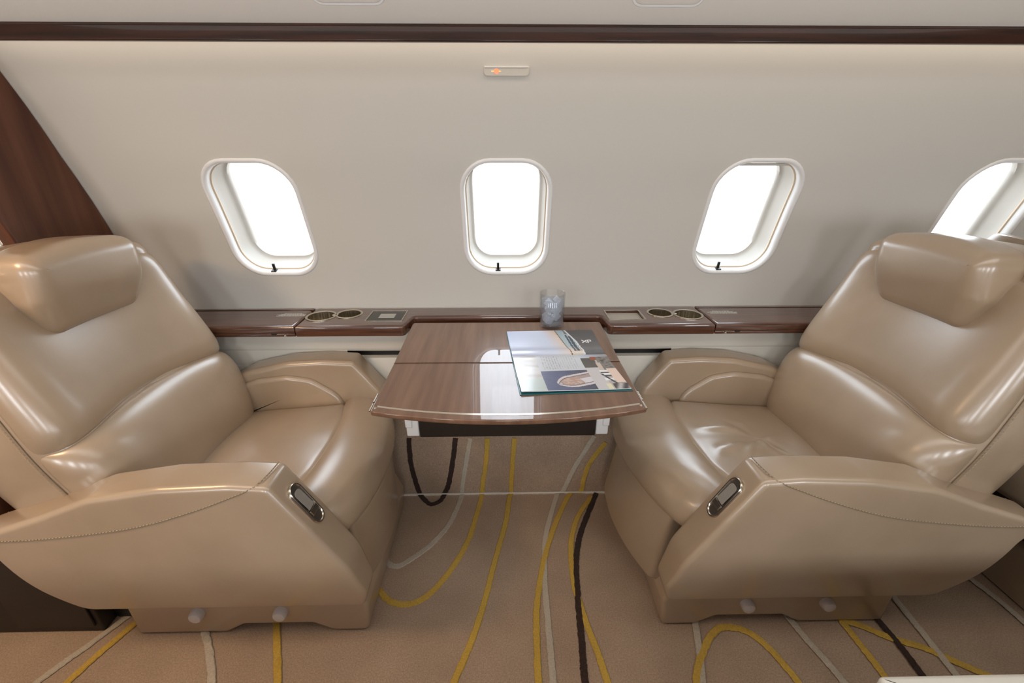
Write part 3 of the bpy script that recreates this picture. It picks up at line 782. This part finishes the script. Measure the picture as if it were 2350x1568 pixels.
ICE = [(-.012, -.010, .028, .3, .4, 'pale ice cube lowest in the tumbler at its near left'), (.013, .006, .034, .9, .2, 'ice cube low in the tumbler on its right'), (-.008, .012, .056, 1.5, .6, 'ice cube in the middle of the tumbler toward the wall'), (.010, -.011, .062, .1, .9, 'ice cube halfway up the tumbler facing the cabin'), (-.010, -.004, .084, .6, .3, 'ice cube floating at the water top on the left'), (.013, .009, .085, 1.1, .8, 'ice cube floating at the water top on the right'), (.018, .012, .058, .4, 1.1, 'ice cube halfway up the tumbler at its right side'), (-.016, .010, .030, .7, .9, 'ice cube low in the tumbler at its left back')]
for dx, dy, dz, ra, rb, lb in ICE:
    h = .0125; mb = MB(); box(mb, -h, h, -h, h, -h, h, .003)
    for q, v in enumerate(mb.v): mb.v[q] = tuple(c + rs.uniform(-.0006, .0006) for c in v)
    o = mb.obj('ice_cube', M['ice'], angle=60); o.location = (gx + dx, gy + dy, ZT + dz); o.rotation_euler = (ra, rb, ra * 2)
    tag(o, lb, 'ice cube', 'ice cubes in the tumbler')

def stitched(par, lines, off, name='seam'):
    """lines: polylines on the leather; off: offset of the stitch row from the seam"""
    mb = MB()
    for P in lines: tube(mb, P, .0013, 6)
    o = mb.obj(name, M['crease'], par)
    mb = MB()
    for P in lines:
        P = [Vector(p) for p in P]; acc = 0; run = []; on = True
        Q = []
        for i in range(len(P) - 1):
            n = max(1, int((P[i + 1] - P[i]).length / .0011))
            for k in range(n): Q.append(P[i].lerp(P[i + 1], k / n))
        i = 0
        while i + 5 < len(Q):
            tube(mb, [Q[i] + Vector(off), Q[i + 4] + Vector(off)], .0009, 5); i += 7
    mb.obj('stitching', M['stitch'], o)
    return o
# ------------------------------------------------------------------ leather club seats
def sgnpow(x, p): return math.copysign(abs(x) ** p, x)
SC = [(.34, -.020), (.44, -.055), (.56, -.098), (.68, -.150), (.80, -.205), (.88, -.240), (.96, -.268), (1.05, -.285)]     # front centre line of the back (z, s)
HW = [(.34, .250), (.44, .268), (.60, .286), (.74, .280), (.88, .266), (.97, .256), (1.05, .245)]                  # half width (z, v)
WING = [(.40, .03), (.55, .075), (.68, .095), (.85, .105), (1.05, .115)]
DEP = [(.34, .14), (.65, .14), (.85, .115), (1.05, .09)]
def back_pt(u, z, off=0.0):
    """u in [-1, 1] across the front of the seat back at height z"""
    def raw(u, z):
        a = min(1, abs(u)); g = (1 - a ** 6) ** .5 if a < 1 else 0
        return Vector((interp(z, SC) + interp(z, WING) * u * u * (1 if u > 0 else .55) - interp(z, DEP) * (1 - g), interp(z, HW) * u, z))
    p = raw(u, z)
    if off:
        e = .004
        du = raw(min(1, u + e), z) - raw(max(-1, u - e), z); dz = raw(u, z + e) - raw(u, z - e)
        n = du.cross(dz).normalized()
        if n.x < 0 and abs(u) < .9: n = -n
        p = p + n * off
    return p
def usamp(n, m=1.0): return [m * math.copysign(1 - (1 - abs(k)) ** 1.9, k) for k in lin(-1, 1, n)]
def seam_z(u): return .672 - .012 * u * u - .012 * u ** 4
def edge_prof(d, R): 
    k = min(1, max(0, d / R)); return math.sqrt(max(0, 1 - (1 - k) ** 2))
def make_seat(name, label, x0, d, legrest_kick, wrinkle, seed, skew=0, deep=.165):
    VC = 1.07
    root = thing(name, label, 'seat', (x0, VC, 0), 0, 'leather club seats', (d, 1, 1))
    # ---- seat back shell
    mb = MB(); zs = lin(.36, 1.0, 26) + [1.015, 1.028, 1.038, 1.045, 1.049]
    V = []; F = []; n = 64
    for z in zs:
        k = 1.0 if z <= 1.0 else math.sqrt(max(.03, 1 - ((z - 1.0) / .0495) ** 2)); kk_ = .55 + .45 * k
        for q in range(n):
            ph = 2 * PI * q / n; c_, s_ = math.cos(ph), math.sin(ph)
            u = sgnpow(c_, .3333) * (kk_ if z > 1.0 else 1)
            g = abs(s_)
            base = interp(z, SC) + interp(z, WING) * min(1, abs(u)) ** 2 * (1 if u > 0 else .55) - interp(z, DEP)
            dep = (interp(z, DEP) * g if s_ >= 0 else -interp(z, [(.3, deep), (.6, deep), (.72, .11), (.85, .055), (1.05, .025)]) * g ** .6) * k
            V.append((base + dep - (.02 * (1 - k)), interp(z, HW) * u, z))
    for r in range(len(zs) - 1):
        for q in range(n):
            F.append((r * n + q, r * n + (q + 1) % n, (r + 1) * n + (q + 1) % n, (r + 1) * n + q))
    F += [tuple(range(n - 1, -1, -1)), tuple(range((len(zs) - 1) * n, len(zs) * n))]
    mb.add(V, F); shell = mb.obj('backrest', M['leather'], root, angle=70)
    # ---- upper pad and lumbar cushion
    UM = .988
    def pad(nm, zlo, zhi, T, R, B, par, nz=34):
        mb = MB(); us = usamp(61, UM); V = []
        for u in us:
            a, b = zlo(u), zhi(u)
            for t in [.5 - .5 * math.cos(PI * q / (nz - 1)) for q in range(nz)]:
                z = a + (b - a) * t
                dd = min((z - a), (b - z)); du_ = (UM - abs(u)) * interp(z, HW) * 1.0 + .055 * max(0, abs(u) - .8) / .2 * 0
                e = edge_prof(dd, R) * edge_prof(du_ + .0, R * .55)
                off = -.004 + T * e + B * max(0, 1 - (u / UM) ** 2) * max(0, 4 * t * (1 - t)) ** .8
                w_ = 0
                if wrinkle and nm == 'upper_pad':
                    w_ = .0016 * noise.noise(Vector((u * 3 + seed, z * 26 + u * 14, seed))) * max(0, 1 - abs(u - .45) * 1.8) * e
                V.append(back_pt(u, z, off + w_))
        F = []; m_ = len(us)
        for i in range(m_ - 1):
            for j in range(nz - 1): F.append((i * nz + j, i * nz + j + 1, (i + 1) * nz + j + 1, (i + 1) * nz + j))
        mb.add(V, F); return mb.obj(nm, M['leather'], par, angle=80)
    pad('upper_pad', seam_z, lambda u: 1.002 - .02 * u ** 4, .020, .055, .010, root)
    pad('lumbar_cushion', lambda u: .40, seam_z, .024, .060, .024, root)
    # stitched seams down both sides of the back
    for sg in (-1, 1):
        stitched(root, [[back_pt(sg * .991, z, .0015) for z in lin(.46, .99, 60)]], (-.006, sg * .0025, 0), 'side_seam')
    # ---- headrest pillow
    hl = rpoly([(-.122, .0, .04), (.122, .0, .04), (.152, .090, .06), (.152, .196, .042), (.0, .214, .5), (-.152, .196, .042), (-.152, .090, .06)], 10)
    def hm(a, b, w):
        bf = .024 * max(0, 1 - (a / .152) ** 2) * max(0, 1 - ((b - .105) / .112) ** 2) * max(0, w + .03) / .09
        z = .862 + b * .985; s = bf + -.262 + .20 * b + .9 * a * a + w - 1.6 * max(0, b - .10) ** 2
        return (s, a, z)
    mb = MB(); prism(mb, hl, hm, -.055, .062, .026, 10, 0, 0, step=.006, r1=.040); mb.obj('headrest', M['leather'], root, angle=80)
    # ---- seat cushion
    def zc(s, v): return .440 + .035 * max(0, (s + .05) / .38) - .35 * max(0, abs(v) - .15) ** 2 * 2
    mb = MB(); cl = rpoly([(-.09, -.243, .02), (.285, -.243, .02), (.325, -.12, .12), (.332, 0, .2), (.325, .12, .12), (.285, .243, .02), (-.09, .243, .02)], 6)
    rng = random.Random(seed)
    def cm(a, b, w):
        z = zc(a, b) + w + (.014 * max(0, 1 - (b / .24) ** 2) * max(0, 1 - ((a - .12) / .22) ** 2) if w > -.03 else 0)
        if wrinkle and w > -.02:
            q = math.sin((b * 1.0 + a * .35) * 62 + 2.2 * noise.noise(Vector((a * 9, b * 9, seed)))) * .5 + .5
            m_ = max(0, 1 - ((a - .17) / .12) ** 2) * max(0, 1 - ((b + .02) / .14) ** 2)
            z += wrinkle * .015 * (q ** 3) * m_
        z += .004 * noise.noise(Vector((a * 7, b * 7, seed))) if w > -.02 else 0
        return (a + skew * .056 * max(0, b + .27) * max(0, a) / .3, b, z)
    N_ = None
    prism(mb, cl, cm, -.10, .0, .022, 6, 0, 0, step=.012)
    # denser top for the wrinkles
    cu = mb.obj('seat_cushion', M['leather'], root, angle=80)
    # ---- front bolster with bowed plan
    mb = MB(); prof = [(.300, .30), (.305, .40), (.300, .452), (.312, .470), (.340, .4805), (.385, .482), (.430, .474), (.462, .455), (.479, .427), (.484, .395), (.476, .372), (.455, .36), (.40, .33)]
    pr = smooth_line([(a, b, 0) for a, b in prof], 4)
    HWB = .272; vsb = usamp(45, 1)
    V = []; F = []; m_ = len(pr); cx_, cz_ = .39, .41
    for v in vsb:
        e = (1 - abs(v) ** 7) ** (1 / 3.2) if abs(v) < 1 else 0
        e = .80 + .20 * e
        bow = -.050 * (v ** 2) * 1.0 - .012 * v ** 6
        for p in pr:
            fade = min(1, max(0, (p.x - .30) / .10))
            s = cx_ + (p.x - cx_) * e + bow * fade + (.008 * 0)
            z = cz_ + (p.y - cz_) * e
            s += -.028 * v * v * (1 - fade) + skew * .14 * (v * HWB + .27) * (.4 + .6 * fade)
            wv = 0
            if wrinkle: wv = wrinkle * .0022 * noise.noise(Vector((p.x * 34, v * 5, seed + 2 + p.y * 20))) * fade
            V.append((s + wv, v * HWB, z + wv))
    for i in range(len(vsb) - 1):
        for j in range(m_ - 1): F.append((i * m_ + j, (i + 1) * m_ + j, (i + 1) * m_ + j + 1, i * m_ + j + 1))
    F += [tuple(range(m_)), tuple(range(len(V) - m_, len(V)))]
    mb.add(V, F); bo = mb.obj('front_bolster', M['leather'], root, angle=60)
    for sg in (-1, 1):
        mb = MB()
        pts = [(V[(2 if sg < 0 else len(vsb) - 3) * m_ + j][0], V[(2 if sg < 0 else len(vsb) - 3) * m_ + j][1] + sg * .001, V[(2 if sg < 0 else len(vsb) - 3) * m_ + j][2] + .0005) for j in range(10, m_ - 6)]
        tube(mb, pts, .0011, 6)
        mb.obj('bolster_seam', M['stitch'], bo)
    # ---- leg rest panel
    lr = thing_part = bpy.data.objects.new('leg_rest', None); C.objects.link(lr); lr.parent = root
    lr.location = (.42, 0, .36); lr.rotation_euler = (0, math.radians(-legrest_kick), math.radians(-8 * skew)); lr.location.x += .028 * skew
    mb = MB()
    ln = -.205 + .018 * skew
    lo_ = rpoly([(ln, .0, .012), (.205, .0, .012), (.205, -.245, .014), (ln, -.245, .014)], 4)
    prism(mb, lo_, lambda a, b, w: (w - .9 * a * a, a, b), -.03, .050, .014, 5, 0, .003, step=.03); mb.obj('leg_rest_pad', M['leather'], lr, angle=80)
    mb = MB(); tube(mb, [(.0475 - .9 * a * a, a, -.006 - 0 * a) for a in lin(-.18, .18, 20)], .0011, 6); mb.obj('leg_rest_seam', M['stitch'], lr)
    # ---- dark seat pan and plinth
    mb = MB(); box(mb, -.16, .36, -.235, .235, .10, .40, .01); mb.obj('seat_pan', M['black'], root)
    base = rpoly([(-.205, .0, .0), (-.205, .155, .03), (.425, .175, .02), (.455, .10, .03), (.445, .0, .02), (.345, .0, .02), (.29, .032, .02), (.10, .032, .02), (.045, .0, .02)], 5)
    mb = MB(); flat_prism(mb, base, lambda a, b, w: (a, w, b + .006), -.250, .230, .012, 4); pb = mb.obj('plinth', M['leather'], root, angle=60)
    mb = MB(); tube(mb, [(.35, -.2505, .17), (.435, -.2505, .13)], .0012, 6); tube(mb, [(.345, -.2505, .166), (.43, -.2505, .126)], .0010, 6); mb.obj('plinth_seam', M['stitch'], pb)
    mb = MB(); box(mb, -.20, .42, -.20, .20, .0, .012, .002); mb.obj('floor_track', M['black'], root)
    for ks in (-.012, .215):
        mb = MB(); lathe(mb, [(.0190, .0), (.0190, -.008), (.0182, -.016), (.0155, -.0205), (.008, -.0225), (.0004, -.023)], None, fm=lambda a, b, h: (ks + a, -.2490 + h, .094 + b), n=28); mb.obj('release_knob', M['knob'], root, angle=40)
    # ---- armrests
    prof_n = [(-.235, .180, .04), (-.318, .435, .05), (-.385, .462, .012), (-.30, .493, .05), (-.17, .540, .08), (-.05, .588, .10), (.10, .612, .15), (.25, .618, .15), (.333, .612, .022), (.398, .50, .10), (.472, .36, .14), (.492, .255, .06), (.468, .178, .03)]
    def arm_map(a, b, w):
        k = max(0, min(1, (-.252 - w) / .093))
        bulge = .010 * max(0, 1 - ((a - .08) / .42) ** 2) * max(0, 1 - ((b - .44) / .18) ** 2)
        tuck = .046 * max(0, (.40 - b) / .222) ** 2.0
        return (a, w - k * bulge + (k * tuck if b < .40 else 0), b)
    arm = thing_part = bpy.data.objects.new('aisle_armrest', None); C.objects.link(arm); arm.parent = root
    mb = MB(); prism(mb, rpoly(prof_n, 8), arm_map, -.345, -.252, .013, 6, 0, .0, step=.02, r1=.016); mb.obj('arm_shell', M['leather'], arm, angle=70)
    # curved stitched seam across the side and over the front of the arm
    sp = smooth_line([(-.36, 0, .470), (-.20, 0, .480), (.02, 0, .512), (.16, 0, .553), (.26, 0, .592), (.305, 0, .612)], 8)
    def ysurf(a, b):
        return arm_map(a, b, -.345)[1] - .0006
    stitched(root, [[(p.x, ysurf(p.x, p.z), p.z) for p in sp[:-4]] + [(.306, -.3385, .611), (.318, -.325, .6165), (.322, -.30, .6165), (.325, -.265, .6165)]], (.004, -.0006, .003), 'arm_seam')
    # recline handle in the sloping front of the arm
    ha = bpy.data.objects.new('recline_handle', None); C.objects.link(ha); ha.parent = root
    A = Vector((.3605, -.299, .572)); B_ = Vector((.4085, -.299, .482)); ax = (B_ - A).normalized(); nrm = Vector((-ax.z, 0, ax.x)); 
    if nrm.x < 0: nrm = -nrm
    lat = Vector((0, 1, 0)); cen = (A + B_) / 2 + nrm * .0005
    stad = []
    hl_, hr_ = (B_ - A).length / 2 - .0185 + .004, .0185
    for q in range(17): an = -PI / 2 + PI * q / 16; stad.append((hl_ + hr_ * math.cos(an), hr_ * math.sin(an)))
    for q in range(17): an = PI / 2 + PI * q / 16; stad.append((-hl_ + hr_ * math.cos(an), hr_ * math.sin(an)))
    def hp(a, b, h): return cen + ax * a + lat * b + nrm * h
    def ringm(nm, defs, m, par):
        mb = MB(); V = []; N = len(stad)
        for off, h in defs: V += [hp(a, b, h) for a, b in inset(stad, off)]
        F = []
        for r in range(len(defs) - 1):
            for q in range(N): F.append((r * N + q, r * N + (q + 1) % N, (r + 1) * N + (q + 1) % N, (r + 1) * N + q))
        return mb.add(V, F), N, len(defs)
    m1, N, k = ringm('bezel', [(-.003, -.004), (-.003, .0015), (-.0015, .0035), (.0012, .0035), (.003, .0015), (.0035, -.001)], M['steel'], ha); m1.obj('bezel', M['nickel'], ha, angle=40)
    m1, N, k = ringm('cup', [(.002, .001), (.0035, .0006), (.006, .0003)], M['steel'], ha); m1.add([hp(a, b, .0003) for a, b in inset(stad, .004)], [tuple(range(N))]); m1.obj('cup', M['gunmetal'], ha, angle=40)
    mb = MB(); pd = rpoly([(-.040, -.0125, .010), (.014, -.0125, .002), (.014, .0125, .002), (-.040, .0125, .010)], 4); prism(mb, pd, lambda a, b, w: hp(a, b, w + .0028 * max(0, (a + .02)) / .034), .0004, .0016, .0006, 2); mb.obj('lever', M['lever'], ha)
    mb = MB(); prism(mb, rpoly([(.016, -.0150, .001), (.030, -.0150, .001), (.030, .0150, .001), (.016, .0150, .001)], 2), lambda a, b, w: hp(a, b, w), .0004, .0052, .001, 2); mb.obj('release_bar', M['nickel'], ha)
    # wall-side armrest
    wa = bpy.data.objects.new('wall_armrest', None); C.objects.link(wa); wa.parent = root
    prof_f = [(-.11, .38, .02), (-.11, .545, .03), (-.03, .583, .10), (.10, .612, .15), (.22, .618, .15), (.325, .612, .022), (.405, .50, .05), (.44, .38, .03)]
    mb = MB(); prism(mb, rpoly(prof_f, 8), lambda a, b, w: (a, w, b), .252, .345, .018, 6, 0, 0, step=.02); mb.obj('arm_shell', M['leather'], wa, angle=70)
    ap = rpoly([(-.10, .40, .01), (-.10, .520, .02), (.0, .556, .06), (.10, .568, .09), (.18, .555, .09), (.265, .492, .09), (.295, .40, .03)], 7)
    mb = MB(); prism(mb, ap, lambda a, b, w: (a, w, b), .236, .262, .014, 5, 0, 0, step=.02); mb.obj('arm_pad', M['leather'], wa, angle=70)
    return root
seatL = make_seat('club_seat', 'tan leather club seat left of the table facing right with smooth cushion', -.838, 1, 0, 0, 3, 0, .195)
seatR = make_seat('club_seat', 'tan leather club seat right of the table facing left with creased cushion', .890, -1, 9, 1, 9, 1)
# the seat back-to-back with the right one, only just in view
def copy_tree(o, parent=None):
    c = o.copy(); C.objects.link(c); c.parent = parent
    for ch in [q for q in bpy.data.objects if q.parent == o]: copy_tree(ch, c)
    return c
s3 = copy_tree(seatR); s3.scale = (1, 1, 1); s3.location = (1.75, 1.07, 0)
s3['label'] = 'tan leather seat mostly cut off by the right edge, behind the right club seat'

# ------------------------------------------------------------------ small fittings
t = thing('warning_sign', 'small oblong wall sign with glowing red symbol below the wood valance', 'sign', wall_pt(.010, 1.456, 0)); O = Vector(t.location)
sg_ = rpoly([(-.060, -.0105, .010), (.060, -.0105, .010), (.060, .0105, .004), (-.060, .0105, .004)], 5)
def sgp(a, b, w): return tuple(Vector(wall_pt(.010 + a, 1.456 + b, -w)) - O)
mb = MB(); prism(mb, sg_, sgp, -.001, .005, .002, 3); mb.obj('sign_body', M['panel'], t, angle=50)
mb = MB(); prism(mb, rpoly([(-.058, .0085, .001), (.056, .0085, .001), (.056, .0108, .001), (-.058, .0108, .001)], 2), sgp, .003, .0065, .0006, 2); mb.obj('sign_lip', M['white'], t)
mb = MB(); mb.m = 0
lathe(mb, [(.0060, 0), (.0060, .0004)], None, fm=lambda a, b, h: sgp(-.0265 + a, .0005 + b, .0052 + h), n=20)
mb.m = 1
for a0, a1 in ((-.0400, -.0330), (-.0205, -.0150)):
    prism(mb, rpoly([(a0, -.0008, .0008), (a1, -.0008, .0008), (a1, .0016, .0008), (a0, .0016, .0008)], 2), sgp, .0051, .0056, .0001, 1)
mb.obj('lit_symbol', None, t, mats=[M['lit_red'], M['lit_amber']])
for xc, lb in ((-.338, 'oval overhead panel at the top edge above the left window gap'), (.368, 'oval overhead panel at the top edge above the right window gap')):
    t = thing('overhead_panel', lb, 'panel', (xc, 1.155, 1.615), 0, 'oval panels in the ceiling')
    def cl_pt(a, b, w):
        # along the overhead surface near the valance
        p0, p1 = Vector((1.185, 1.570)), Vector((1.150, 1.625)); d = (p1 - p0).normalized(); nrm = Vector((-d.y, d.x)); 
        if nrm.x > 0: nrm = -nrm
        q = p0 + d * (b + .0235) + nrm * w; return (a, q.x - 1.155, q.y - 1.615)
    ov = rpoly([(-.083, -.037, .03), (.083, -.037, .03), (.083, .05, .03), (-.083, .05, .03)], 8)
    mb = MB(); prism(mb, ov, cl_pt, -.003, .0022, .002, 3); mb.obj('panel_rim', M['white'], t, angle=50)
    mb = MB(); prism(mb, inset(ov, .006) if area2(ov) > 0 else inset(ov[::-1], .006), cl_pt, .0, .0034, .001, 2); mb.obj('panel_cover', M['ceiling'], t, angle=50)
t = thing('side_cabinet', 'cream-edged cabinet top just entering at the lower right corner', 'cabinet', (1.20, .16, 0))
mb = MB(); box(mb, -.60, .70, -.30, .235, .0, .47, .01); mb.obj('cabinet_body', M['wood'], t)
mb = MB(); box(mb, -.612, .71, -.31, .252, .47, .50, .008); mb.obj('cabinet_top', M['panel'], t)
